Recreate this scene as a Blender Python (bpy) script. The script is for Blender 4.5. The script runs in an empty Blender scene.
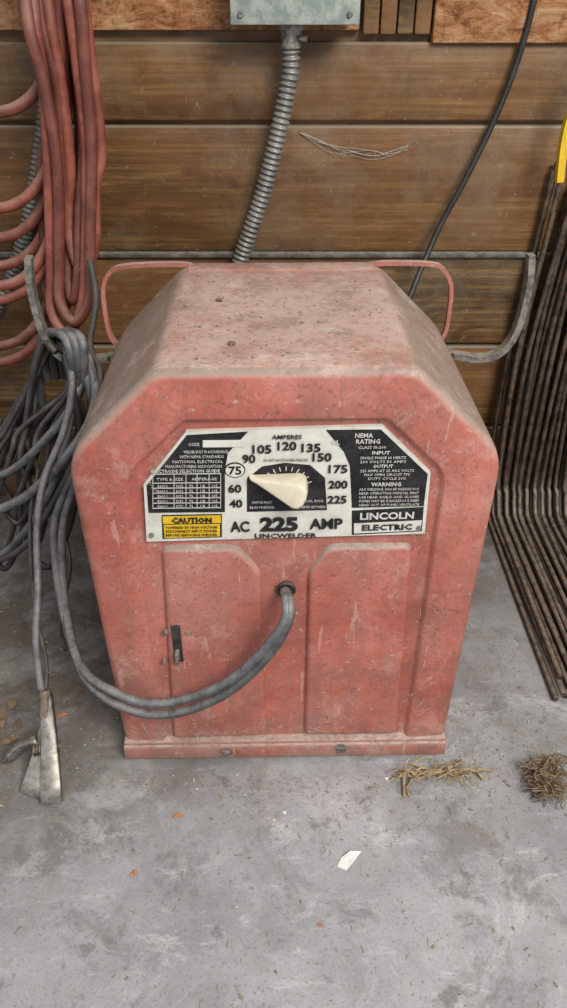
import bpy, bmesh, math, random
from mathutils import Vector, Matrix
random.seed(7)
R=random.random
def rr(a,b): return a+(b-a)*random.random()
# ---------------- camera calibration (metres) ----------------
H=0.90; F=760.0; TH=math.atan(0.69); CT,ST=math.cos(TH),math.sin(TH)
def ray(u,v):
    b=(504-v)/F
    return ((u-283.5)/F, CT+b*ST, -ST+b*CT)
def P(u,v,Y):
    a,d,e=ray(u,v); t=Y/d
    return Vector((a*t,Y,H+e*t))
def G(u,v,z=0.0):
    a,d,e=ray(u,v); t=(z-H)/e
    return Vector((a*t,d*t,z))
YF=0.681; XC=0.0026
def face(u,v):
    p=P(u,v,YF); return (p.x-XC,p.z)
scene=bpy.context.scene
cam=bpy.data.cameras.new("camera"); co=bpy.data.objects.new("camera",cam)
scene.collection.objects.link(co); scene.camera=co
cam.sensor_fit='VERTICAL'; cam.sensor_height=24; cam.lens=24*F/1008; cam.clip_start=0.01
co.location=(0,0,H); co.rotation_euler=(math.pi/2-TH,0,0)
try:
    scene.view_settings.view_transform='Standard'
except Exception: pass

# ---------------- helpers ----------------
def empty(name,loc=(0,0,0),rz=0):
    o=bpy.data.objects.new(name,None); scene.collection.objects.link(o)
    o.location=loc; o.rotation_euler=(0,0,rz); o.empty_display_size=.05; return o
def obj(name,bm,mat,parent=None,smooth=True,angle=35,loc=None):
    me=bpy.data.meshes.new(name); bmesh.ops.recalc_face_normals(bm,faces=bm.faces[:])
    bm.to_mesh(me); bm.free()
    mats=mat if isinstance(mat,(list,tuple)) else [mat]
    for m in mats: me.materials.append(m)
    if smooth:
        me.polygons.foreach_set('use_smooth',[True]*len(me.polygons))
        try: me.set_sharp_from_angle(angle=math.radians(angle))
        except Exception: pass
    o=bpy.data.objects.new(name,me); scene.collection.objects.link(o)
    if parent: o.parent=parent
    if loc: o.location=loc
    return o
def box(bm,x0,x1,y0,y1,z0,z1,bev=0.0,seg=2):
    r=bmesh.ops.create_cube(bm,size=1)
    vs=r['verts']
    for v in vs:
        v.co=Vector((x0+(v.co.x+.5)*(x1-x0),y0+(v.co.y+.5)*(y1-y0),z0+(v.co.z+.5)*(z1-z0)))
    if bev>0:
        es=list({e for v in vs for e in v.link_edges})
        bmesh.ops.bevel(bm,geom=es,offset=bev,segments=seg,affect='EDGES',profile=.5)
def cyl(bm,p0,p1,r0,r1=None,n=20):
    if r1 is None: r1=r0
    p0=Vector(p0);p1=Vector(p1);d=p1-p0
    M=Matrix.Translation((p0+p1)/2)@d.to_track_quat('Z','Y').to_matrix().to_4x4()
    bmesh.ops.create_cone(bm,cap_ends=True,segments=n,radius1=r0,radius2=r1,depth=d.length,matrix=M)
def cr(pts,step=.006):
    pts=[Vector(p) for p in pts]
    q=[pts[0]*2-pts[1]]+pts+[pts[-1]*2-pts[-2]]
    out=[]
    for i in range(1,len(q)-2):
        a,b,c,d=q[i-1],q[i],q[i+1],q[i+2]
        n=max(2,int((c-b).length/step))
        for k in range(n):
            t=k/n
            out.append(.5*((2*b)+(c-a)*t+(2*a-5*b+4*c-d)*t*t+(3*b-a-3*c+d)*t**3))
    out.append(pts[-1]); return out
def sweep(bm,pts,r,n=10,step=.006,rf=None,raw=False):
    path=pts if raw else cr(pts,step)
    rings=[];s=0;T=(path[1]-path[0]).normalized()
    N=T.orthogonal().normalized()
    for i,p in enumerate(path):
        if i>0: s+=(p-path[i-1]).length
        if i<len(path)-1:
            T2=(path[i+1]-path[max(i-1,0)])
            if T2.length>1e-9: T2=T2.normalized()
            else: T2=T
        else: T2=T
        N=(N-T2*N.dot(T2));N.normalize();T=T2
        B=T.cross(N)
        rad=rf(s) if rf else r
        rings.append([bm.verts.new(p+(N*math.cos(a)+B*math.sin(a))*rad) for a in [2*math.pi*k/n for k in range(n)]])
    for a,b in zip(rings[:-1],rings[1:]):
        for k in range(n):
            bm.faces.new((a[k],a[(k+1)%n],b[(k+1)%n],b[k]))
    bm.faces.new(rings[0][::-1]); bm.faces.new(rings[-1])
def bar(bm,pts,w,th,ref=(0,1,0),step=.006):
    path=cr(pts,step); ref=Vector(ref); rings=[]
    for i,p in enumerate(path):
        T=(path[min(i+1,len(path)-1)]-path[max(i-1,0)]).normalized()
        N=T.cross(ref).normalized(); B=N.cross(T).normalized()
        rings.append([bm.verts.new(p+N*(sx*th/2)+B*(sy*w/2)) for sx,sy in ((-1,-1),(1,-1),(1,1),(-1,1))])
    for a,b in zip(rings[:-1],rings[1:]):
        for k in range(4): bm.faces.new((a[k],a[(k+1)%4],b[(k+1)%4],b[k]))
    bm.faces.new(rings[0][::-1]); bm.faces.new(rings[-1])
def poly(bm,pts,y0,y1,mi=0):
    a=[bm.verts.new((x,y0,z)) for x,z in pts]; b=[bm.verts.new((x,y1,z)) for x,z in pts]
    fs=[bm.faces.new(a),bm.faces.new(b[::-1])]
    n=len(pts)
    for k in range(n): fs.append(bm.faces.new((a[k],b[k],b[(k+1)%n],a[(k+1)%n])))
    for f in fs: f.material_index=mi

# ---------------- material helpers ----------------
class NT:
    def __init__(s,name):
        s.m=bpy.data.materials.new(name); s.m.use_nodes=True; s.t=s.m.node_tree; s.n=s.t.nodes; s.l=s.t.links
        s.b=s.n['Principled BSDF']; s.tc=s.n.new('ShaderNodeTexCoord'); s.co=s.tc.outputs['Object']
    def map(s,scale=(1,1,1),rot=(0,0,0),src=None,loc=(0,0,0)):
        m=s.n.new('ShaderNodeMapping'); m.inputs['Scale'].default_value=scale; m.inputs['Rotation'].default_value=rot
        m.inputs['Location'].default_value=loc
        s.l.new(src or s.co,m.inputs['Vector']); return m.outputs[0]
    def noise(s,scale,detail=6,rough=.6,vec=None,dist=0):
        x=s.n.new('ShaderNodeTexNoise'); x.inputs['Scale'].default_value=scale; x.inputs['Detail'].default_value=detail
        x.inputs['Roughness'].default_value=rough; x.inputs['Distortion'].default_value=dist
        s.l.new(vec or s.co,x.inputs['Vector']); return x.outputs['Fac']
    def ramp(s,fac,stops):
        r=s.n.new('ShaderNodeValToRGB'); e=r.color_ramp.elements
        while len(e)<len(stops): e.new(.5)
        for k,(p,c) in enumerate(stops):
            e[k].position=p; e[k].color=(c[0],c[1],c[2],1) if isinstance(c,(tuple,list)) else (c,c,c,1)
        s.l.new(fac,r.inputs[0]); return r.outputs[0]
    def mix(s,fac,a,b,mode='MIX'):
        x=s.n.new('ShaderNodeMix'); x.data_type='RGBA'; x.blend_type=mode
        for i,v in ((0,fac),(6,a),(7,b)):
            if isinstance(v,(int,float)): x.inputs[i].default_value=v
            elif isinstance(v,tuple): x.inputs[i].default_value=(v[0],v[1],v[2],1)
            else: s.l.new(v,x.inputs[i])
        return x.outputs[2]
    def math(s,op,a,b=0.):
        x=s.n.new('ShaderNodeMath'); x.operation=op
        for i,v in ((0,a),(1,b)):
            if isinstance(v,(int,float)): x.inputs[i].default_value=v
            else: s.l.new(v,x.inputs[i])
        return x.outputs[0]
    def mul(s,*a):
        r=a[0]
        for b in a[1:]: r=s.math('MULTIPLY',r,b)
        return r
    def up(s,lo=.3,hi=.95):
        g=s.n.new('ShaderNodeNewGeometry'); x=s.n.new('ShaderNodeSeparateXYZ'); s.l.new(g.outputs['Normal'],x.inputs[0])
        return s.ramp(x.outputs['Z'],[(max(lo,0),0.),(hi,1.)])
    def xyz(s,i,src=None):
        x=s.n.new('ShaderNodeSeparateXYZ'); s.l.new(src or s.co,x.inputs[0]); return x.outputs[i]
    def island(s):
        g=s.n.new('ShaderNodeNewGeometry'); return g.outputs['Random Per Island']
    def bump(s,h,strength=.3,dist=.002):
        b=s.n.new('ShaderNodeBump'); b.inputs['Strength'].default_value=strength; b.inputs['Distance'].default_value=dist
        s.l.new(h,b.inputs['Height']); s.l.new(b.outputs[0],s.b.inputs['Normal'])
    def out(s,col,rough=.6,metal=0.,spec=.5):
        if isinstance(col,tuple): s.b.inputs['Base Color'].default_value=(*col,1)
        else: s.l.new(col,s.b.inputs['Base Color'])
        if isinstance(rough,(int,float)): s.b.inputs['Roughness'].default_value=rough
        else: s.l.new(rough,s.b.inputs['Roughness'])
        s.b.inputs['Metallic'].default_value=metal
        s.b.inputs['Specular IOR Level'].default_value=spec
        return s.m
def simple(name,c1,c2,scale=30,rough=.6,metal=0.,dust=None,amt=.5,bump=.15,isl=0.,spec=.5):
    t=NT(name); c=t.mix(t.ramp(t.noise(scale,8,.7),[(.42,0.),(.58,1.)]),c1,c2)
    if isl: c=t.mix(t.math('MULTIPLY',t.island(),isl),c,(0.01,0.008,0.006))
    if dust:
        f=t.mul(t.up(0,.8),t.ramp(t.noise(scale*1.7,10,.75),[(.40,.25),(.56,1.)]),amt)
        c=t.mix(f,c,dust)
    t.bump(t.noise(scale*4),bump,.001)
    return t.out(c,rough,metal,spec)

def paint(name="faded_red_paint",dusty=1.0):
    t=NT(name)
    c=t.ramp(t.noise(6,12,.72),[(.36,(.27,.068,.050)),(.47,(.40,.110,.082)),(.56,(.46,.145,.112)),(.66,(.52,.225,.185))])
    # vertical grime runs
    g=t.ramp(t.noise(1,10,.75,t.map((38,38,5))),[(.50,0.),(.62,1.)])
    c=t.mix(t.mul(g,.36),c,(.20,.095,.070))
    # blotchy grime, heavier toward the bottom
    low=t.ramp(t.xyz(2),[(.02,1.),(.30,.40)])
    g=t.ramp(t.noise(16,14,.82),[(.49,0.),(.58,1.)])
    c=t.mix(t.mul(g,low,.62),c,(.18,.11,.085))
    # dust band just above the base
    lb=t.ramp(t.xyz(2),[(.035,1.),(.075,0.)])
    c=t.mix(t.mul(lb,t.ramp(t.noise(25,10,.8),[(.42,.1),(.56,1.)]),.6),c,(.30,.225,.18))
    # wide dust film
    g=t.ramp(t.noise(4,10,.7,t.map(loc=(4,2,9))),[(.46,0.),(.60,1.)])
    c=t.mix(t.mul(g,.30),c,(.38,.22,.18))
    # chalky scuffs
    g=t.ramp(t.noise(1,14,.85,t.map((17,17,13),(.3,.6,.2))),[(.53,0.),(.60,1.)])
    c=t.mix(t.mul(g,.36),c,(.57,.34,.30))
    g=t.ramp(t.noise(1,3,.6,t.map((60,20,9),(0,.5,0))),[(.655,0.),(.675,1.)])
    c=t.mix(t.mul(g,.35),c,(.58,.40,.36))
    # fine dark speckle
    g=t.ramp(t.noise(190,5,.7),[(.56,0.),(.63,1.)])
    c=t.mix(t.mul(g,.55),c,(.12,.07,.055))
    g=t.ramp(t.noise(120,5,.7,t.map(loc=(9,3,1))),[(.62,0.),(.67,1.)])
    c=t.mix(t.mul(g,.5),c,(.56,.44,.38))
    g=t.ramp(t.noise(48,6,.75),[(.665,0.),(.69,1.)])
    c=t.mix(t.mul(g,.7),c,(.09,.055,.042))
    # settled dust
    u=t.up(.12,.75)
    d=t.mul(u,t.ramp(t.noise(8,14,.80),[(.38,.30),(.46,.75),(.54,1.)]),.90*dusty)
    c=t.mix(d,c,(.51,.395,.345))
    # tan-gray dirt on the sloping shoulders
    sl=t.ramp(t.xyz(2,t.n.new('ShaderNodeNewGeometry').outputs['Normal']),[(.30,0.),(.6,1.),(.85,1.),(.97,.12)])
    d=t.mul(sl,t.ramp(t.noise(9,14,.80,t.map((1,.6,1),loc=(.3,1.7,.2))),[(.38,.45),(.52,1.)]),.85*dusty)
    c=t.mix(d,c,(.25,.20,.155))
    v=t.mul(u,t.ramp(t.noise(20,14,.86),[(.49,0.),(.58,.80)]))
    c=t.mix(v,c,(.29,.20,.165))
    v=t.mul(u,t.ramp(t.noise(14,14,.86,t.map(loc=(3,3,3))),[(.53,0.),(.60,.6)]))
    c=t.mix(v,c,(.60,.50,.45))
    v=t.mul(u,t.ramp(t.noise(95,10,.85),[(.53,0.),(.60,.7)]))
    c=t.mix(v,c,(.21,.145,.115))
    t.bump(t.noise(80,10,.75),.25,.001)
    return t.out(c,t.ramp(t.noise(12,8,.7),[(.4,.42),(.6,.70)]),0,.32)
M_paint=paint()
def wood(name="wall_wood_paneling",warm=0.):
    t=NT(name)
    isl=t.island()
    cv=t.n.new('ShaderNodeCombineXYZ'); t.l.new(t.math('MULTIPLY',isl,37.),cv.inputs[0]); t.l.new(t.math('MULTIPLY',isl,11.),cv.inputs[2])
    ad=t.n.new('ShaderNodeVectorMath'); t.l.new(t.co,ad.inputs[0]); t.l.new(cv.outputs[0],ad.inputs[1])
    vec=ad.outputs[0]
    g=t.noise(1,12,.72,t.map((2.2,1,28),src=vec),1.2)
    c=t.ramp(g,[(.34,(.034,.017,.006)),(.44,(.092,.048,.016)),(.52,(.160,.088,.031)),(.60,(.225,.130,.048)),(.70,(.30,.19,.085))])
    wv=t.n.new('ShaderNodeTexWave'); wv.wave_type='BANDS'; wv.bands_direction='Z'; wv.inputs['Scale'].default_value=1
    wv.inputs['Distortion'].default_value=9; wv.inputs['Detail'].default_value=4; wv.inputs['Detail Scale'].default_value=.7
    t.l.new(t.map((1.6,1,26),src=vec),wv.inputs['Vector'])
    c=t.mix(t.mul(t.ramp(wv.outputs['Fac'],[(.50,0.),(.95,1.)]),.50),c,(.050,.026,.010))
    k=t.ramp(t.noise(1,6,.55,t.map((5,1,18),src=vec),1.8),[(.54,0.),(.63,1.)])
    c=t.mix(t.mul(k,.8),c,(.040,.020,.008))
    # short pore flecks
    k=t.ramp(t.noise(1,5,.8,t.map((30,1,260),src=vec)),[(.57,0.),(.62,1.)])
    c=t.mix(t.mul(k,.55),c,(.040,.022,.010))
    f=t.ramp(t.noise(1,5,.75,t.map((10,1,330),src=vec)),[(.44,0.),(.56,1.)])
    c=t.mix(t.mul(f,.45),c,(.055,.029,.011))
    red=t.ramp(t.noise(1,4,.5,t.map((1.6,1,5),src=vec)),[(.42,0.),(.58,1.)])
    c=t.mix(t.mul(red,.36+warm),c,(.26,.11,.035))
    # dust haze and water stains
    d=t.mul(t.ramp(t.noise(5,12,.78),[(.47,0.),(.60,1.)]),.34)
    c=t.mix(d,c,(.25,.195,.13))
    d=t.mul(t.ramp(t.noise(1,12,.8,t.map((9,1,3),loc=(2,0,5))),[(.55,0.),(.63,1.)]),.35)
    c=t.mix(d,c,(.07,.042,.022))
    c=t.mix(t.mul(t.ramp(t.noise(75,6,.75),[(.62,0.),(.67,1.)]),.4),c,(.34,.29,.22))
    c=t.mix(t.mul(t.up(.1,.8),.7),c,(.30,.26,.20))
    t.bump(g,.3,.002)
    return t.out(c,.48,0,.35)
M_wood=wood()
M_slat=wood("wall_slat_wood",.35)
def osb():
    t=NT("wall_rough_board")
    g=t.noise(1,12,.8,t.map((22,1,60)),.6)
    c=t.ramp(g,[(.38,(.13,.045,.018)),(.46,(.29,.115,.045)),(.54,(.43,.21,.095)),(.64,(.55,.37,.22))])
    k=t.ramp(t.noise(38,10,.8),[(.52,0.),(.60,1.)])
    c=t.mix(t.mul(k,.6),c,(.46,.29,.165))
    k=t.ramp(t.noise(1,8,.8,t.map((70,1,14))),[(.56,0.),(.62,1.)])
    c=t.mix(t.mul(k,.5),c,(.10,.036,.016))
    t.bump(g,.7,.004)
    return t.out(c,.75,0,.25)
M_osb=osb()
def concrete():
    t=NT("concrete_floor")
    c=t.ramp(t.noise(2.4,12,.70),[(.36,(.232,.236,.246)),(.47,(.315,.320,.334)),(.56,(.39,.395,.41)),(.66,(.47,.475,.488))])
    g=t.ramp(t.noise(6,12,.72,dist=.5),[(.53,0.),(.61,1.)])
    c=t.mix(t.mul(g,.60),c,(.155,.150,.150))
    g=t.ramp(t.noise(15,10,.75,t.map(loc=(2,8,0))),[(.57,0.),(.63,1.)])
    c=t.mix(t.mul(g,.60),c,(.135,.125,.12))
    g=t.ramp(t.noise(5,12,.8,t.map((1,1.5,1),(0,0,.7),loc=(3.1,.4,0)),1.0),[(.54,0.),(.61,1.)])
    c=t.mix(t.mul(g,.50),c,(.60,.61,.62))
    g=t.ramp(t.noise(1,10,.8,t.map((10,45,1),(0,0,-.9))),[(.57,0.),(.63,1.)])
    c=t.mix(t.mul(g,.42),c,(.62,.625,.63))
    g=t.ramp(t.noise(260,6,.75),[(.55,0.),(.63,1.)])
    c=t.mix(t.mul(g,.55),c,(.12,.108,.095))
    g=t.ramp(t.noise(90,8,.8,t.map(loc=(5,2,0))),[(.57,0.),(.65,1.)])
    c=t.mix(t.mul(g,.35),c,(.50,.485,.46))
    # brown dust plus painted-in floor shading, toward the wall and to the left
    y=t.math('ADD',t.mul(t.xyz(1),.75),t.mul(t.xyz(0),-.42))
    y=t.ramp(y,[(.43,0.),(.72,1.)])
    d=t.mul(y,t.ramp(t.noise(9,12,.8),[(.38,.35),(.54,1.)]),.90)
    c=t.mix(d,c,(.098,.077,.058))
    near=t.ramp(t.math('ABSOLUTE',t.math('SUBTRACT',t.xyz(1),.72)),[(.0,1.),(.22,0.)])
    g=t.ramp(t.noise(22,14,.88,t.map(loc=(1,7,0))),[(.49,0.),(.58,1.)])
    c=t.mix(t.mul(g,t.math('ADD',t.mul(near,.40),.16)),c,(.21,.170,.130))
    h=t.noise(30,12,.75); t.bump(h,.35,.003)
    return t.out(c,t.ramp(t.noise(7,8,.7),[(.4,.5),(.6,.8)]),0,.35)
M_conc=concrete()
M_hose=simple("red_rubber_hose",(.19,.044,.028),(.33,.095,.062),20,.6,dust=(.36,.235,.18),amt=.65,isl=.55,bump=.3)
M_gray=simple("gray_cable_rubber",(.055,.056,.062),(.120,.122,.130),35,.5,dust=(.30,.29,.275),amt=.62,isl=.35,bump=.3)
M_dark=simple("black_cable_rubber",(.014,.013,.012),(.045,.041,.038),25,.6,dust=(.19,.17,.15),amt=.5)
M_cord=simple("black_cord",(.008,.008,.008),(.022,.021,.02),25,.5,dust=(.10,.09,.08),amt=.35)
M_galv=simple("galvanized_conduit",(.11,.115,.115),(.24,.245,.24),30,.45,.4,dust=(.36,.32,.26),amt=.8)
M_boxp=simple("gray_box_paint",(.22,.27,.25),(.37,.40,.36),60,.6,.1,dust=(.22,.17,.10),amt=.6)
M_bar=simple("dusty_steel_bar",(.11,.10,.09),(.28,.26,.23),60,.55,.3,dust=(.42,.38,.32),amt=.8)
M_rust=simple("rusty_steel",(.034,.024,.018),(.14,.092,.062),50,.6,.3,dust=(.34,.275,.215),amt=.75,isl=.45,bump=.4)
M_clamp=simple("clamp_steel",(.13,.12,.11),(.34,.32,.29),70,.45,.5,dust=(.38,.35,.31),amt=.6)
M_ledge=simple("dusty_ledge",(.07,.060,.048),(.17,.15,.125),40,.8,0,dust=(.28,.265,.24),amt=.8)
def label(name,a,b,dirt,amt):
    t=NT(name); c=t.mix(t.ramp(t.noise(60,6,.7),[(.42,0.),(.58,1.)]),a,b)
    g=t.mul(t.ramp(t.noise(20,10,.7),[(.50,0.),(.64,1.)]),amt); c=t.mix(g,c,dirt)
    return t.out(c,.5,0,.3)
M_white=label("label_cream",(.56,.55,.50),(.63,.62,.57),(.36,.31,.25),.45)
M_black=label("label_black",(.008,.008,.010),(.018,.018,.020),(.10,.09,.08),.22)
M_txtw=label("lettering_white",(.50,.49,.46),(.58,.57,.54),(.3,.27,.24),.25)
M_txtk=label("lettering_black",(.008,.008,.010),(.018,.018,.018),(.08,.07,.06),.1)
M_yel=label("label_yellow",(.62,.38,.015),(.72,.46,.02),(.40,.27,.06),.4)
M_knob=simple("cream_plastic",(.62,.56,.42),(.70,.64,.50),60,.4,bump=.05,dust=(.55,.48,.36),amt=.3)
M_blk=simple("black_plastic",(.012,.012,.012),(.035,.035,.035),60,.4,dust=(.2,.18,.16),amt=.5)
M_straw=simple("dry_straw",(.30,.20,.10),(.52,.40,.23),90,.8,isl=.3,bump=.1)
M_brown=simple("dry_weed",(.13,.085,.05),(.30,.21,.12),90,.9,isl=.3,bump=.1)
M_chip=simple("wood_chip",(.34,.26,.17),(.60,.50,.37),90,.8,isl=.55,bump=.1)
M_leaf=simple("dead_leaf",(.36,.13,.05),(.50,.22,.10),90,.8,bump=.1)
M_paper=simple("white_chip",(.65,.65,.62),(.78,.78,.75),90,.7,bump=.1)
M_web=simple("cobweb_silk",(.36,.32,.27),(.46,.42,.36),90,.9,bump=0)

# ---------------- room shell ----------------
bm=bmesh.new(); box(bm,-2.5,2.5,-2.0,1.36,-.05,0); obj("floor",bm,M_conc,smooth=False)
YW=1.33
bm=bmesh.new()
edges=[0.0,.17,.341,.511,.713,.826]
for i,(a,b) in enumerate(zip(edges[:-1],edges[1:])):
    j=rr(-1.6,-1.0) if R()<.5 else rr(1.0,1.6)
    for x0,x1 in ((-2.5,j-.001),(j+.001,2.5)):
        box(bm,x0,x1,YW-(.004 if i==3 else 0),YW+.02,a+.003,b-.003,.004,3)
box(bm,-2.5,2.5,YW+.014,YW+.03,0,2.2)
wall=obj("wall_back",bm,M_wood,angle=30)
bm=bmesh.new()
for k in range(4):
    p0=P(362+k*17,40,YW).x; box(bm,p0,p0+.0235,YW-.008,YW+.012,.833,2.2,.003)
obj("slats",bm,M_slat,parent=wall,angle=30)
bm=bmesh.new()
box(bm,-2.5,P(360,40,YW).x-.002,YW-.006,YW+.012,.838,2.2,.003)
box(bm,P(431,40,YW).x,2.5,YW-.012,YW+.012,.822,2.2,.003)
obj("rough_board",bm,M_osb,parent=wall,angle=30)
bm=bmesh.new()
box(bm,-2.5,2.5,YW-.011,YW+.01,.505,.5135,.002,2)
obj("ledge_strip",bm,M_ledge,parent=wall)

# ---------------- welder ----------------
W=empty("arc_welder",(XC,YF,0),math.radians(1.0))
w0,zt0,K0=.222,.589,.714
def outline(d,z0,n=6):
    w=w0-d; zt=zt0-d; K=K0-1.41421*d; zs=K-w; c=K-zt
    cs=[(-w,z0),(-w,zs),(-c,zt),(c,zt),(w,zs),(w,z0)]
    pts=[cs[0]]
    for i in range(1,5):
        p=Vector(cs[i]); a=(Vector(cs[i-1])-p).normalized(); b=(Vector(cs[i+1])-p).normalized()
        l=(.034 if i in (1,4) else .012)*(1-.6*d/.06)
        A=p+a*l; B=p+b*l
        for k in range(n+1):
            t=k/n; q=A*(1-t)**2+p*2*t*(1-t)+B*t*t; pts.append((q.x,q.y))
    pts.append(cs[5])
    return [(x*(1+.035*min(1,max(0,z/.45))*(1 if d<.03 else .3)),z) for x,z in pts]
ZB=.03
loops=[(.330,.02),(.3285,.006),(.324,.001),(.318,0),(.22,0),(.12,0)]
RF=.012
for k in range(9):
    a=k/8*math.pi/2; loops.append((RF-RF*math.sin(a),RF-RF*math.cos(a)))
loops+= [(-.0015,.0301),(-.002,.052),(-.001,.0545),(.003,.0565),(.0055,.060)]
bm=bmesh.new(); rings=[]
for y,d in loops:
    rings.append([bm.verts.new((x,y,z)) for x,z in outline(d,ZB)])
for a,b in zip(rings[:-1],rings[1:]):
    n=len(a)
    for k in range(n): bm.faces.new((a[k],a[(k+1)%n],b[(k+1)%n],b[k]))
bm.faces.new(rings[0]); bm.faces.new(rings[-1][::-1])
obj("case",bm,M_paint,W,angle=50)
bm=bmesh.new(); box(bm,-.122,.122,.300,.334,.5880,.5902,.0008)
obj("top_back_flange",bm,M_paint,W)
def pressed(pts):
    bm=bmesh.new(); n=len(pts); P2=[Vector(p) for p in pts]
    rp=[]
    for i in range(n):
        p=P2[i]; a=(P2[i-1]-p); b=(P2[(i+1)%n]-p); l=min(.012,a.length*.4,b.length*.4)
        A=p+a.normalized()*l; B=p+b.normalized()*l
        for k in range(6):
            t=k/5; rp.append(A*(1-t)**2+p*2*t*(1-t)+B*t*t)
    n=len(rp); c=sum(rp,Vector((0,0)))/n
    def ins(d):
        o=[]
        for i in range(n):
            e=(rp[(i+1)%n]-rp[i-1]).normalized(); nn=Vector((-e.y,e.x))
            if nn.dot(c-rp[i])<0: nn=-nn
            o.append(rp[i]+nn*d)
        return o
    rings=[]
    for d,y in ((0,.0065),(.001,.005),(.003,.0013),(.0045,-.0002),(.0065,-.001),(.009,-.001)):
        rings.append([bm.verts.new((q.x,y,q.y)) for q in ins(d)])
    for a,b in zip(rings[:-1],rings[1:]):
        for k in range(n): bm.faces.new((a[k],a[(k+1)%n],b[(k+1)%n],b[k]))
    bm.faces.new(rings[-1]); bm.faces.new(rings[0][::-1]); return bm
f=face
obj("pressed_panel_1",pressed([f(160,546),f(238,546),f(262,573),f(268,736),f(172,738)]),M_paint,W,angle=60)
obj("pressed_panel_2",pressed([f(414,546),f(328,546),f(307,573),f(303,736),f(398,737)]),M_paint,W,angle=60)
bm=bmesh.new()
box(bm,-.223,.223,-.010,.336,.008,.034,.003,2)
box(bm,-.222,.222,-.006,.334,.030,.0385,.002,2)
obj("base_pan",bm,M_paint,W)
bm=bmesh.new()
for x in (-.17,.17):
    for y in (.03,.30): box(bm,x-.03,x+.03,y-.02,y+.02,0,.010,.002)
obj("feet",bm,M_blk,W)
bm=bmesh.new()
for u,v in ((227,747),(340,745)):
    x,z=f(u,v); cyl(bm,(x,-.009,z+.004),(x,-.014,z+.004),.0062,.0048,6); cyl(bm,(x,-.009,z+.004),(x,-.0112,z+.004),.0085,n=20)
for u,v in ((166,631),(188,631),(152,533),(419,528),(165,660)):
    x,z=f(u,v); cyl(bm,(x,.003,z),(x,-.0035,z),.0036,.0026,14)
obj("bolts",bm,M_clamp,W)
bm=bmesh.new()
for s,k in ((-1,.0),(1,-.009)):
    bar(bm,[(s*.10,.331,.580),(s*.12,.331,.588),(s*.15,.331,.590),(s*.20,.331,.588),(s*(.225+k),.331,.582),(s*(.238+k),.331,.562),(s*(.241+k),.331,.53),(s*(.238+k),.331,.49),(s*(.222+k),.331,.47),(s*.2,.329,.465)],.009,.0052)
obj("lift_handles",bm,M_paint,W,angle=60)
bm=bmesh.new()
hp=[(.336,.596),(.340,.56),(.338,.51),(.330,.475),(.312,.453),(.285,.447),(.25,.452),(.2,.455)]
bar(bm,[(x,.345,z) for x,z in hp]+[(-x,.345,z) for x,z in hp[::-1]],.016,.009)
obj("cable_hanger",bm,M_bar,W,angle=60)

# nameplate ---------------------------------------------------
bm=bmesh.new()
yN=-.0004
poly(bm,[f(147,540),f(144,483),f(186,431),f(383,427),f(431,474),f(425,535)],yN,.006,0)
poly(bm,[f(149,511),f(147,484),f(187,434),f(248,431),f(228,452),f(225,470),f(225,511)],yN-.0006,yN,1)
poly(bm,[f(352,508),f(350,466),f(344,452),f(326,430),f(381,430),f(428,475),f(424,507)],yN-.0006,yN,1)
poly(bm,[f(247,511),f(247,478),f(262,466),f(285,462.5),f(310,465),f(325,478),f(327,510)],yN-.0006,yN,1)
poly(bm,[f(162,513.5),f(222,513),f(222,536),f(163,537)],yN-.0007,yN,1)
poly(bm,[f(163,514.5),f(221,514),f(221,521.5),f(163.5,522)],yN-.0009,yN,2)
poly(bm,[f(164,523),f(220,522.5),f(220,535),f(165,536)],yN-.0011,yN,2)
poly(bm,[f(352,511),f(424,508),f(422,532),f(352,535)],yN-.0007,yN,1)
poly(bm,[f(354,523.5),f(422,521),f(420.5,531),f(354,533.5)],yN-.0011,yN,0)
def rect(u0,v0,u1,v1,mi,y=yN-.0010): poly(bm,[f(u0,v0),f(u1,v0),f(u1,v1),f(u0,v1)],y,yN,mi)
rect(203,439,243,446,0)
for v in (472,481,486,491,496,501,506): rect(153,v,221,v+.7,0)
for u in (153,174,186,197,209,220.5): rect(u,472,u+.6,507,0)
for a in range(20,165,14):
    ca,sa=math.cos(math.radians(a)),math.sin(math.radians(a))
    cx,cz=f(286,489)
    p=Vector((ca,sa)); q=Vector((-sa,ca))*.0005
    A=Vector((cx,cz))+p*.024; B=Vector((cx,cz))+p*.029
    poly(bm,[tuple(A-q),tuple(A+q),tuple(B+q),tuple(B-q)],yN-.001,yN,0)
cx,cz=f(235,469)
poly(bm,[(cx+.0110*math.cos(k*math.pi/12),cz+.0092*math.sin(k*math.pi/12)) for k in range(24)],yN-.0012,yN,1)
poly(bm,[(cx+.0098*math.cos(k*math.pi/12),cz+.0080*math.sin(k*math.pi/12)) for k in range(24)],yN-.0018,yN,0)
obj("nameplate",bm,[M_white,M_black,M_yel],W,smooth=False)
bmW=bmesh.new(); bmK=bmesh.new()
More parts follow.
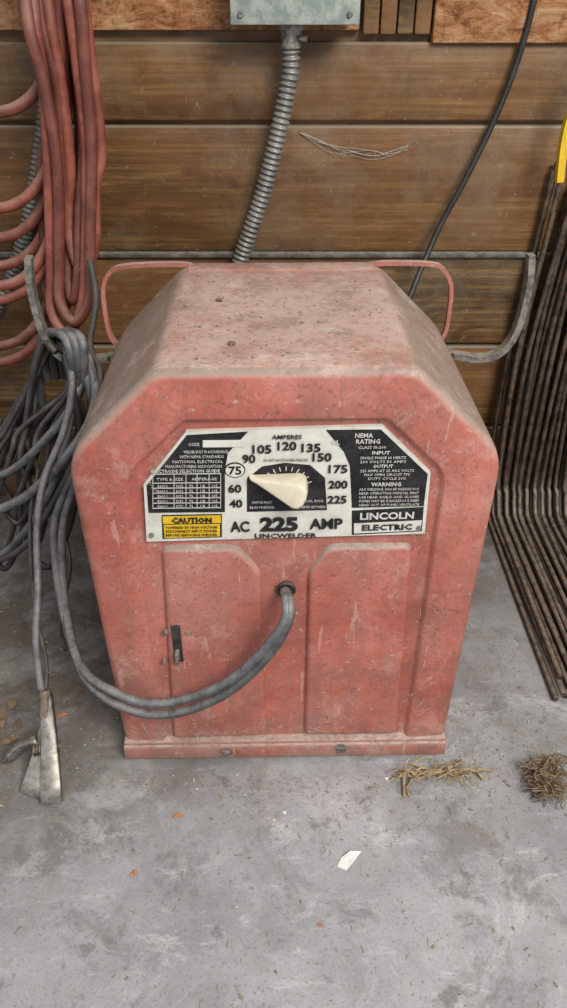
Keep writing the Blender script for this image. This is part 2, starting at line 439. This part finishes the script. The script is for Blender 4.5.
def text(s,u,v,cap,dark=True,bold=0.0,width=None,y=yN-.0020,rot=0,sx=1.0):
    c=bpy.data.curves.new("t",'FONT'); c.body=s; c.align_x='CENTER'; c.align_y='CENTER'
    c.size=cap*.00123/.7; c.extrude=.0002; c.offset=bold*c.size; c.resolution_u=3 if cap>6 else 1
    o=bpy.data.objects.new("t",c); scene.collection.objects.link(o)
    dg=bpy.context.evaluated_depsgraph_get(); me=bpy.data.meshes.new_from_object(o.evaluated_get(dg))
    xs=[q.co.x for q in me.vertices]; zs=[q.co.y for q in me.vertices]
    wd=max(xs)-min(xs); mx=(max(xs)+min(xs))/2; mz=(max(zs)+min(zs))/2
    if width: sx=(f(u+width/2,v)[0]-f(u-width/2,v)[0])/wd
    x,z=f(u,v)
    me.transform(Matrix.Translation((x,y,z))@Matrix.Rotation(math.pi/2,4,'X')@Matrix.Rotation(rot,4,'Z')@Matrix.Diagonal((sx,1,1,1))@Matrix.Translation((-mx,-mz,0)))
    (bmK if dark else bmW).from_mesh(me)
    bpy.data.objects.remove(o); bpy.data.meshes.remove(me); bpy.data.curves.remove(c)
for s,u,v in (("105",262,448),("120",287,445),("135",311,447),("90",249,457.5),("150",322,456.5),("75",235,469),("60",235,487),("40",236,502),("175",338,468.5),("200",338,484),("225",337,499)):
    text(s,u,v,7.8,True,.026,width=19 if len(s)==3 else 13)
text("AMPERES",287,436,3.8,True,.02,width=30)
text("AC",240,525,11,True,.03,width=19); text("225",279,523,14,True,.05,width=38); text("AMP",326,523,11,True,.03,width=33)
text("LINCWELDER",286,534.5,5,True,.02,width=62)
text("CAUTION",192,518.3,5.6,True,.04,width=40)
for k,s in enumerate(("POWERED BY HIGH VOLTAGE","DISCONNECT INPUT POWER","BEFORE SERVICING WELDER")):
    text(s,192,525.3+k*3.8,2.6,True,.0,width=51)
text("LINCOLN",387,515.6,7,False,.03,width=54,rot=.015); text("ELECTRIC",387,527.2,6,True,.03,width=50,rot=.015)
text("CODE",194,442.5,3,False,.0,width=11)
for k,(s,wd) in enumerate((("WELDER BUILT IN ACCORDANCE",44),("WITH NEMA STANDARDS",44),("NATIONAL ELECTRICAL",50),("MANUFACTURERS ASSOCIATION",56))):
    text(s,206-k*4,450+k*4.8,2.8,False,0,width=wd)
text("ELECTRODE SELECTION GUIDE",186,469,3.0,False,.01,width=68)
text("TYPE & SIZE      AMPERAGE",187,477,2.8,False,0,width=60)
for k in range(5):
    for j,(u,s) in enumerate(((163,"E6011"),(180,"3/32"),(191.5,"75"),(203,"1/8"),(215,"105"))):
        text(s,u,484+k*5,2.6,False)
text("NEMA",364,435,4.2,False,.015,width=18); text("RATING",368,441,4.2,False,.015,width=24); text("CLASS III-200",372,447,2.6,False,width=28)
text("INPUT",381,452.5,3.2,False,.02,width=18)
for k,s in enumerate(("SINGLE PHASE 60 HERTZ","230 VOLTS 50 AMPS")): text(s,383,457.5+k*4,2.5,False,width=46)
text("OUTPUT",383,466,3.2,False,.02,width=20)
for k,s in enumerate(("225 AMPS AT 25 ARC VOLTS","MAX OPEN CIRCUIT 79V","DUTY CYCLE 20%")): text(s,387,470.5+k*3.9,2.5,False,width=54-k*8)
text("WARNING",386,484,3.8,False,.02,width=30)
for k,s in enumerate(("ARC WELDING CAN BE HAZARDOUS","READ OPERATING MANUAL FIRST","USE HEAD SHIELD AND GLOVES","FUMES MAY BE DANGEROUS KEEP","HEAD OUT OF FUMES VENTILATE")): text(s,389,489+k*3.9,2.4,False,width=60)
text("DO NOT SWITCH WHEN WELDING",286,459,2.6,True,.0,width=44)
text("SWITCH MUST",262,501,2.3,False,width=20); text("BE IN POSITION",262,506,2.3,False,width=24)
text("DIAL RING",314,500,2.5,False,width=18); text("NEVER BETWEEN",313,506,2.5,False,width=24)
text("UL",336,442,4,False,.02,width=7)
obj("nameplate_lettering_white",bmW,M_txtw,W,smooth=False)
obj("nameplate_lettering_black",bmK,M_txtk,W,smooth=False)
# pointer knob
bm=bmesh.new()
cx,cz=f(288,483); ang=math.radians(165)
prof=[(-.0205,.0),(-.0195,.009),(-.0155,.0150),(-.009,.0165),(.005,.0122),(.022,.0070),(.036,.0028),(.0425,.0012),(.0432,.0)]
def wedge(s): return [(x*s,y*s) for x,y in prof]+[(x*s,-y*s) for x,y in prof[-2:0:-1]]
rings=[]
for y,s in ((.0,.97),(-.004,1.0),(-.020,.96),(-.0235,.92),(-.0250,.84),(-.0255,.74)):
    ring=[]
    for px,py in wedge(s):
        q=min(1,max(0,(px+.012)/.050)); yy=y*(1-.62*q)
        ring.append(bm.verts.new((cx+px*math.cos(ang)-py*math.sin(ang),yy-.001,cz+px*math.sin(ang)+py*math.cos(ang))))
    rings.append(ring)
for a,b in zip(rings[:-1],rings[1:]):
    n=len(a)
    for k in range(n): bm.faces.new((a[k],a[(k+1)%n],b[(k+1)%n],b[k]))
a=rings[-1]; n=len(a)
i,j=1,n-1; bm.faces.new((a[0],a[1],a[n-1]))
while j-i>2:
    bm.faces.new((a[i],a[i+1],a[j-1],a[j])); i+=1; j-=1
bm.faces.new((a[i],a[i+1],a[j]))
bm.faces.new(rings[0][::-1])
obj("selector_knob",bm,M_knob,W,angle=35)
bm=bmesh.new()
(x0,z1)=f(171,623); (x1,z0)=f(184,659)
box(bm,x0,x1,-.003,.004,z0,z1,.001)
obj("switch_plate",bm,M_blk,W)
bm=bmesh.new()
box(bm,x0+.0025,x1-.0035,-.014,-.002,z0+.006,z0+.023,.002)
obj("switch_toggle",bm,M_bar,W)
bm=bmesh.new(); gx,gz=f(286,590)
path=[Vector((gx+.0100*math.cos(a),-.000,gz+.0100*math.sin(a))) for a in [2*math.pi*k/24 for k in range(25)]]
sweep(bm,path,.0020,8,raw=True)
cyl(bm,(gx,.006,gz),(gx,-.0002,gz),.0095)
obj("cable_grommet",bm,M_blk,W)
bm=bmesh.new()
for k in range(110):
    x=rr(-.12,.12); y=rr(.02,.31); s=rr(.0004,.0011)
    if k<3: x,y,s=[(-.075,.19,.0032),(-.055,.06,.0034),(.02,.12,.0016)][k]
    bmesh.ops.create_icosphere(bm,subdivisions=1,radius=s,matrix=Matrix.Translation((x,y,.589+s*.6))@Matrix.Diagonal((1.5,1,.7,1)))
obj("crumbs",bm,M_brown,W)
bm=bmesh.new()
def lint(u,v,n,s,y=-.004):
    for k in range(n):
        x,z=f(u+rr(-s,s),v+rr(-s,s)); a=rr(0,6.28); L=rr(.004,.014)
        sweep(bm,[Vector((x,y-rr(0,.002),z)),Vector((x+L*.5*math.cos(a)+rr(-1,1)*.003,y-rr(.001,.004),z+L*.5*math.sin(a)+rr(-1,1)*.003)),Vector((x+L*math.cos(a),y-rr(0,.002),z+L*math.sin(a)))],.00022,4,.003)
for u,v,n,s in ((290,606,12,8),(270,640,10,10),(300,560,5,8),(200,722,14,14),(150,735,14,12),(260,728,10,12),(330,728,10,16),(420,700,8,12),(176,668,6,8),(240,545,6,14),(150,480,5,6),(440,620,6,20),(420,540,6,8)): lint(u,v,n,s)
# lint on the top
for k in range(70):
    x=rr(-.12,.12);y=rr(.02,.31);a=rr(0,6.28);L=rr(.004,.013)
    sweep(bm,[Vector((x,y,.5895)),Vector((x+L*.5*math.cos(a)+rr(-1,1)*.002,y+L*.5*math.sin(a)+rr(-1,1)*.002,.5905)),Vector((x+L*math.cos(a),y+L*math.sin(a),.5895))],.00025,4,.003)
obj("lint",bm,M_web,W)

# ---------------- welder leads ----------------
def PP(l): return [P(*q) for q in l]
bm=bmesh.new()
for du,dv,dy in ((0,0,0),(-3,-11,.012)):
    sweep(bm,PP([(285,590,.70),(285.5+du*.3,592,.672),(289+du,600,.655),(289+du,618,.64),(278+du,642+dv*.5,.635),(257+du,668+dv*.7,.635),(225+du,694+dv*.8,.635),(185+du,711+dv,.64),(148+du,714+dv,.645),(112,702+dv,.655),(88,682+dv*.6,.68),(74,650,.72+dy),(66+du,610,.78),(62+du*2,565,.84),(64+du*3,520,.90+dy),(80+du*2,470,.94),(94+du,420,.97+dy),(92+du*2,375,.985),(74+du,345,1.03),(52+du,332,1.06),(40,350,1.085),(42,400,1.09),(50,450,1.09),(60,480+dv,1.10)]),.0060,12)
sweep(bm,PP([(-60,500,.95),(-20,512,.93),(20,500,.92),(58,466,.92),(88,425,.94),(96,385,.98),(84,352,1.03),(62,334,1.07),(44,345,1.09),(36,380,1.09),(30,430,1.08)]),.0070,12)
sweep(bm,PP([(-60,470,1.0),(-20,478,.98),(12,470,.97),(45,440,.965),(72,405,.97),(80,370,1.0),(66,345,1.04),(46,340,1.08),(34,370,1.1),(22,430,1.1)]),.0062,12)
sweep(bm,PP([(-60,560,.96),(-10,560,.95),(22,535,.94),(50,490,.94),(66,440,.96),(74,390,.99),(66,355,1.04),(50,345,1.08),(38,390,1.1),(30,440,1.1)]),.0055,12)
sweep(bm,PP([(38,400,1.09),(44,360,1.07),(62,345,1.02),(72,380,.97),(64,430,.94),(44,480,.90),(37,530,.85),(38,590,.79),(36,640,.745),(40,680,.715),(44,700,.70)]),.0052,12)
for k in range(3):
    y0=1.02
    sweep(bm,PP([(48+k*9,378,y0+.05),(44+k*9,350,y0+.04),(52+k*9,333,y0),(66+k*8,340,y0-.035),(72+k*6,368,y0-.04),(68+k*6,392,y0-.02),(60+k*6,400,y0+.03)]),.0062,10)
lead=obj("welding_leads",bm,M_gray,angle=60)
MI=(Matrix.Translation(W.location)@Matrix.Rotation(math.radians(1.0),4,'Z')).inverted()
lead.parent=W; lead.matrix_parent_inverse=MI
bm=bmesh.new()
for k in range(17):  # lower loops also stand in for dark shadow and dirt near the floor
    a=rr(-6,6); b=rr(0,85); y=rr(.99,1.1)
    ul=rr(-35,25); ur=ul+rr(25,55); vb=455+b*1.3
    sweep(bm,PP([(60+a,352,y),(48+a,345+a*.5,y+.01),(35+a*.5,375,y+.01),((ul+30)/2,430,y),(ul,vb-40,y-.02),((ul+ur)/2,vb+10,y-.04),(ur,vb-40,y-.04),(ur+8,430,y-.03),(75+a*.6,385,y-.03),(70+a,355,y-.01)]),rr(.0036,.0055),8)
sweep(bm,PP([(90,260,1.12),(96,300,1.1),(90,345,1.05),(100,372,.99),(98,410,.97),(80,450,.95),(60,490,.93),(30,540,.92),(0,560,.93),(-40,560,.95)]),.005,8)
sweep(bm,PP([(50,500,.98),(70,560,.9),(60,620,.86),(66,650,.80)]),.003,8)
sweep(bm,PP([(38,470,.98),(30,520,.92),(34,600,.84),(46,660,.77),(46,690,.74)]),.003,8)
coil=obj("hanging_cable_coil",bm,M_dark,angle=60)
coil.parent=W; coil.matrix_parent_inverse=MI

# ---------------- ground clamp ----------------
C=empty("ground_clamp",(0,0,0))
def plate3(bm,pts,th):
    pts=[Vector(p) for p in pts]; n=(pts[1]-pts[0]).cross(pts[2]-pts[0]).normalized()*th
    a=[bm.verts.new(p) for p in pts]; b=[bm.verts.new(p+n) for p in pts]
    bm.faces.new(a); bm.faces.new(b[::-1]); m=len(pts)
    for k in range(m): bm.faces.new((a[k],b[k],b[(k+1)%m],a[(k+1)%m]))
def jaw(bm,A,B,wa,wb,side,depth):
    A=Vector(A);B=Vector(B);s=Vector(side).normalized();t=(B-A).normalized();n=s.cross(t).normalized()
    sec=[(-1,1),(-1,0),(-.8,-.12),(.8,-.12),(1,0),(1,1)]
    rings=[]
    for k in range(7):
        q=k/6; w=(wa+(wb-wa)*q)/2; p=A+(B-A)*q+n*(.006*math.sin(q*math.pi))
        rings.append([bm.verts.new(p+s*(x*w)+n*(y*depth*(1-.3*q))) for x,y in sec])
    for a,b in zip(rings[:-1],rings[1:]):
        for k in range(5): bm.faces.new((a[k],a[k+1],b[k+1],b[k]))
bm=bmesh.new()
jaw(bm,P(45,694,.70),P(51,804,.60)+Vector((0,0,.002)),.014,.028,(1,.1,0),.014)
jaw(bm,P(46,726,.675),P(31,796,.612),.016,.034,(1,-.3,-.30),.010)
jaw(bm,P(42,744,.664),P(8,762,.655),.030,.020,(.3,.5,-.85),.010)
o=obj("jaws",bm,M_clamp,C,angle=40)
md=o.modifiers.new("s",'SOLIDIFY'); md.thickness=.0016
bm=bmesh.new()
a=P(34,750,.655); b=P(60,746,.665); cyl(bm,a,b,.005,n=12)
cyl(bm,P(45,690,.705),P(45,716,.685),.0085,n=14)
path=[a.lerp(b,k/60)+Vector((0,math.cos(k*.9)*.008,math.sin(k*.9)*.008)) for k in range(61)]
sweep(bm,path,.0014,6,raw=True)
obj("spring_pivot",bm,M_rust,C)

# ---------------- red hoses ----------------
bm=bmesh.new()
for k,(a,b,vb) in enumerate(((58,92,322),(50,84,332),(66,80,300),(70,97,270),(56,90,285),(44,76,310),(62,95,240))):
    y=1.16+.011*k+rr(-.008,.008); t0=20+k*6; j=lambda:rr(-3,3)
    sweep(bm,PP([(t0,-230,1.26),(t0+4,-60,1.21),(t0+10+j(),20,y),((t0+a)/2+8+j(),90,y),(a-2+j(),170,y),(a+j(),vb-60,y),(a+2,vb-20,y-.01),((a+b)/2,vb,y-.02),(b-2,vb-25,y-.02),(b+j(),vb-80,y-.01),(b+2+j(),150,y),(b-4+j(),70,y),(b-14+j(),-10,y),(b-35,-120,1.2),(b-50,-230,1.26)]),.0083,12)
for k,vb in enumerate((112,208,238,266,286,300,346,362)):
    y=1.2+.012*(k%4)+rr(-.008,.008); t0=34+k*4
    sweep(bm,PP([(t0-10,-230,1.27),(t0,-60,1.23),(t0+10,0,y),(min(56,t0+16),vb-85 if vb>150 else 30,y),(50,vb-48,y),(30,vb-14,y-.01),(0,vb,y-.015),(-45,vb-6,y-.01),(-85,vb-60,y),(-100,vb-130,y),(-80,-60,1.23),(-20,-235,1.27)]),.0083,12)
obj("red_hose_bundle",bm,M_hose,angle=60)
bm=bmesh.new()
p=P(35,-235,1.3); sweep(bm,[(p.x,1.335,p.z-.03),(p.x,1.29,p.z-.035),(p.x,1.24,p.z-.035),(p.x,1.215,p.z-.02),(p.x,1.21,p.z+.03)],.007,10)
obj("hose_hook",bm,M_rust)

# ---------------- electrical box + conduits ----------------
E=empty("electrical_box",(0,0,0))
q0=P(232,25,1.24); q1=P(358,25,1.24)
bm=bmesh.new(); box(bm,q0.x,q1.x,1.245,YW+.0,q0.z+.004,q0.z+.19,.003); obj("housing",bm,M_boxp,E)
bm=bmesh.new(); box(bm,q0.x-.002,q1.x+.002,1.238,1.246,q0.z,q0.z+.195,.002); obj("cover",bm,M_boxp,E)
bm=bmesh.new()
for dx in (.012,q1.x-q0.x-.012): cyl(bm,(q0.x+dx,1.239,q0.z+.012),(q0.x+dx,1.234,q0.z+.012),.0045,.003,14)
cx_=P(291,35,1.285).x
cyl(bm,(cx_,1.285,q0.z+.006),(cx_,1.285,q0.z-.008),.019,n=6); cyl(bm,(cx_,1.285,q0.z-.006),(cx_,1.285,q0.z-.03),.0155,n=24)
cyl(bm,(cx_+.012,1.275,q0.z-.018),(cx_+.022,1.27,q0.z-.018),.004,n=10)
obj("fittings",bm,M_clamp,E)
bm=bmesh.new()
rib=lambda s:.0124+.0020*math.sin(s*2*math.pi/.0085)
sweep(bm,[Vector((cx_,1.285,q0.z-.024))]+PP([(290,75,1.288),(279,130,1.29),(264,190,1.295),(250,232,1.297),(240,262,1.30),(225,320,1.30),(205,400,1.28)]),.013,16,.0014,rib)
obj("flexible_conduit",bm,M_galv,angle=80)
bm=bmesh.new()
rib=lambda s:.0110+.0018*math.sin(s*2*math.pi/.0085)
sweep(bm,PP([(60,-100,1.31),(52,40,1.31),(44,120,1.31),(34,190,1.305),(22,245,1.30),(5,290,1.30),(-20,340,1.30)]),.011,16,.0014,rib)
obj("flexible_conduit",bm,M_galv,angle=80)
bm=bmesh.new()
sweep(bm,PP([(548,-80,1.315),(534,0,1.315),(516,65,1.315),(492,125,1.31),(465,180,1.30),(440,226,1.29),(424,262,1.27),(410,296,1.24),(395,330,1.2),(380,400,1.15)]),.0048,10)
obj("power_cord",bm,M_cord,angle=60)

# ---------------- bent steel rods ----------------
bm=bmesh.new()
for layer in range(3):
    for k in range(20):
        X=.414+k*.0150+rr(-.003,.003)+layer*.005; zt=.63+.007*k+rr(-.04,.06)-layer*.03
        yb=1.285-layer*.013; y1=.785+rr(-.012,.02); z=.006+layer*.009
        lean=rr(-.012,.014); bow=rr(0,.012)
        sweep(bm,[(X+lean+.014,1.312-layer*.012,zt),(X+lean*.5+.002-bow,1.300-layer*.012,.35),(X-bow*.5,yb+.004,.10),(X,yb-.008,z+.038),(X,yb-.028,z+.009),(X,yb-.06,z),(X+rr(-.003,.003),1.05,z),(X+rr(-.004,.004),y1,z)],.0044,8,.012)
obj("bent_steel_rods",bm,M_rust,angle=60)
bm=bmesh.new()
bar(bm,PP([(598,60,1.26),(574,105,1.26),(564,140,1.26),(559,182,1.255)]),.014,.011,ref=(0,1,0))
obj("yellow_strap",bm,M_yel)

# ---------------- debris on the floor ----------------
def straw(bm,c,n,spread,L,zr,r):
    for k in range(n):
        a=rr(0,6.28); p=Vector(c)+Vector((rr(-1,1)*spread[0],rr(-1,1)*spread[1],rr(.001,zr)))
        d=Vector((math.cos(a),math.sin(a)*.7,rr(-.1,.35)))*rr(L*.4,L)
        m=p+d*.5+Vector((rr(-1,1),rr(-1,1)*.7,rr(0,1)))*L*.18
        e=p+d; e.z=max(e.z,.002); m.z=max(m.z,.002)
        for q in (p,m,e): q.y=min(q.y,.660)
        sweep(bm,[p,m,e],r*rr(.6,1.2),5,.006)
bm=bmesh.new()
straw(bm,G(454,777),44,(.028,.008),.034,.020,.0010)
straw(bm,G(414,779),22,(.014,.010),.036,.018,.0011)
sweep(bm,[G(404,797,.003),G(406,772,.008),G(425,774,.012),G(470,769,.010),G(484,780,.004)],.0017,6)
sweep(bm,[G(408,786,.003),G(420,768,.014),G(440,772,.012),G(462,760,.012)],.0014,6)
obj("dry_straw_tuft",bm,M_straw)
bm=bmesh.new(); straw(bm,G(543,787),260,(.018,.026),.024,.030,.0010)
straw(bm,G(553,764),20,(.006,.01),.045,.03,.0009)
obj("dry_weed_clump",bm,M_brown)
def chip(bm,c,s,a,z=.001):
    v=[]; n=5
    for k in range(n):
        t=2*math.pi*k/n+rr(-.3,.3); q=Vector((math.cos(t)*s*rr(1,2.0),math.sin(t)*s*rr(.5,.8),0)); q.rotate(Matrix.Rotation(a,3,'Z'))
        v.append(bm.verts.new(Vector(c)+q+Vector((0,0,z+rr(0,.0012)))))
    bm.faces.new(v)
bm=bmesh.new()
def okc(c): return not (abs(c.x)<.24 and c.y>YF-.03) and not (c.x>.395 and c.y>.765)
for k in range(3000):
    q=R()
    if q<.46: u,v=rr(0,567),745+abs(random.gauss(0,1))*38
    elif q<.56: u,v=rr(0,567),rr(780,1008)
    elif q<.84: u,v=rr(0,180),rr(540,790)
    else: u,v=rr(440,567),rr(540,790)
    c=G(u,v)
    if not okc(c): continue
    chip(bm,c,rr(.0004,.0011) if R()<.85 else rr(.0011,.0024),rr(0,3.14))
for k in range(150):
    c=G(rr(0,567),rr(740,860) if R()<.8 else rr(860,1008)); a=rr(0,6.28); L=rr(.004,.012); d=Vector((math.cos(a),math.sin(a),0))*L
    if not okc(c) or c.y>YF-.04: continue
    sweep(bm,[c+Vector((0,0,.001)),c+d*.5+Vector((rr(-1,1)*.002,rr(-1,1)*.002,.0015)),c+d+Vector((0,0,.001))],.00035,4,.004)
obj("wood_shavings",bm,M_chip,smooth=False)
bm=bmesh.new()
for u,v,s in ((178,817,.0055),(186,758,.004),(62,716,.006),(134,874,.0045),(320,926,.003),(50,700,.005)): chip(bm,G(u,v),s,rr(0,3),.002)
obj("dead_leaves",bm,M_leaf,smooth=False)
bm=bmesh.new()
for u,v,s in ((6,742,.012),(18,726,.008),(12,706,.010),(2,722,.012)): chip(bm,G(u,v),s,rr(0,3),.004)
straw(bm,G(8,722),24,(.012,.02),.03,.012,.001)
obj("leaf_litter",bm,M_brown,smooth=False)
bm=bmesh.new()
plate3(bm,[G(337,866,.001),G(341,858,.002),G(350,851,.006),G(361,851,.004),G(353,862,.002),G(346,870,.001)],.001)
for u,v in ((282,812),(384,778)): plate3(bm,[G(u,v,.001),G(u+3,v+3,.001),G(u+5,v-1,.002)],.0006)
obj("paper_scrap",bm,M_paper,smooth=False)

# ---------------- cobwebs ----------------
bm=bmesh.new()
def web(l,y=1.3,r=.0005):
    sweep(bm,[P(u,v,y)+Vector((rr(-.002,.002),0,rr(-.002,.002))) for u,v in l],r,4,.01)
for k in range(6): web([(300,rr(126,134)),(315,rr(136,143)),(335,rr(146,156)),(370,rr(150,160)),(390,rr(150,158)),(408,rr(143,152))],1.322,rr(.0002,.0004))
for k in range(12):
    u=rr(330,385); v=153+rr(-4,4); web([(u,v),(u+rr(-6,6),v+rr(-4,4)),(u+rr(-9,9),v+rr(-6,6))],1.322,.0002)
obj("cobweb",bm,M_web)

# ---------------- light ----------------
w=bpy.data.worlds.new("world"); scene.world=w; w.use_nodes=True
bg=w.node_tree.nodes['Background']; bg.inputs[0].default_value=(.90,.95,1.0,1); bg.inputs[1].default_value=.66
def area(name,loc,target,size,power,col):
    l=bpy.data.lights.new(name,'AREA'); l.shape='RECTANGLE'; l.size=size[0]; l.size_y=size[1]; l.energy=power; l.color=col
    o=bpy.data.objects.new(name,l); scene.collection.objects.link(o); o.location=loc
    o.rotation_euler=(Vector(target)-Vector(loc)).to_track_quat('-Z','Y').to_euler()
area("garage_door_daylight",(1.0,-1.0,2.3),(0,.9,.3),(1.1,.8),82,(1,.95,.87))
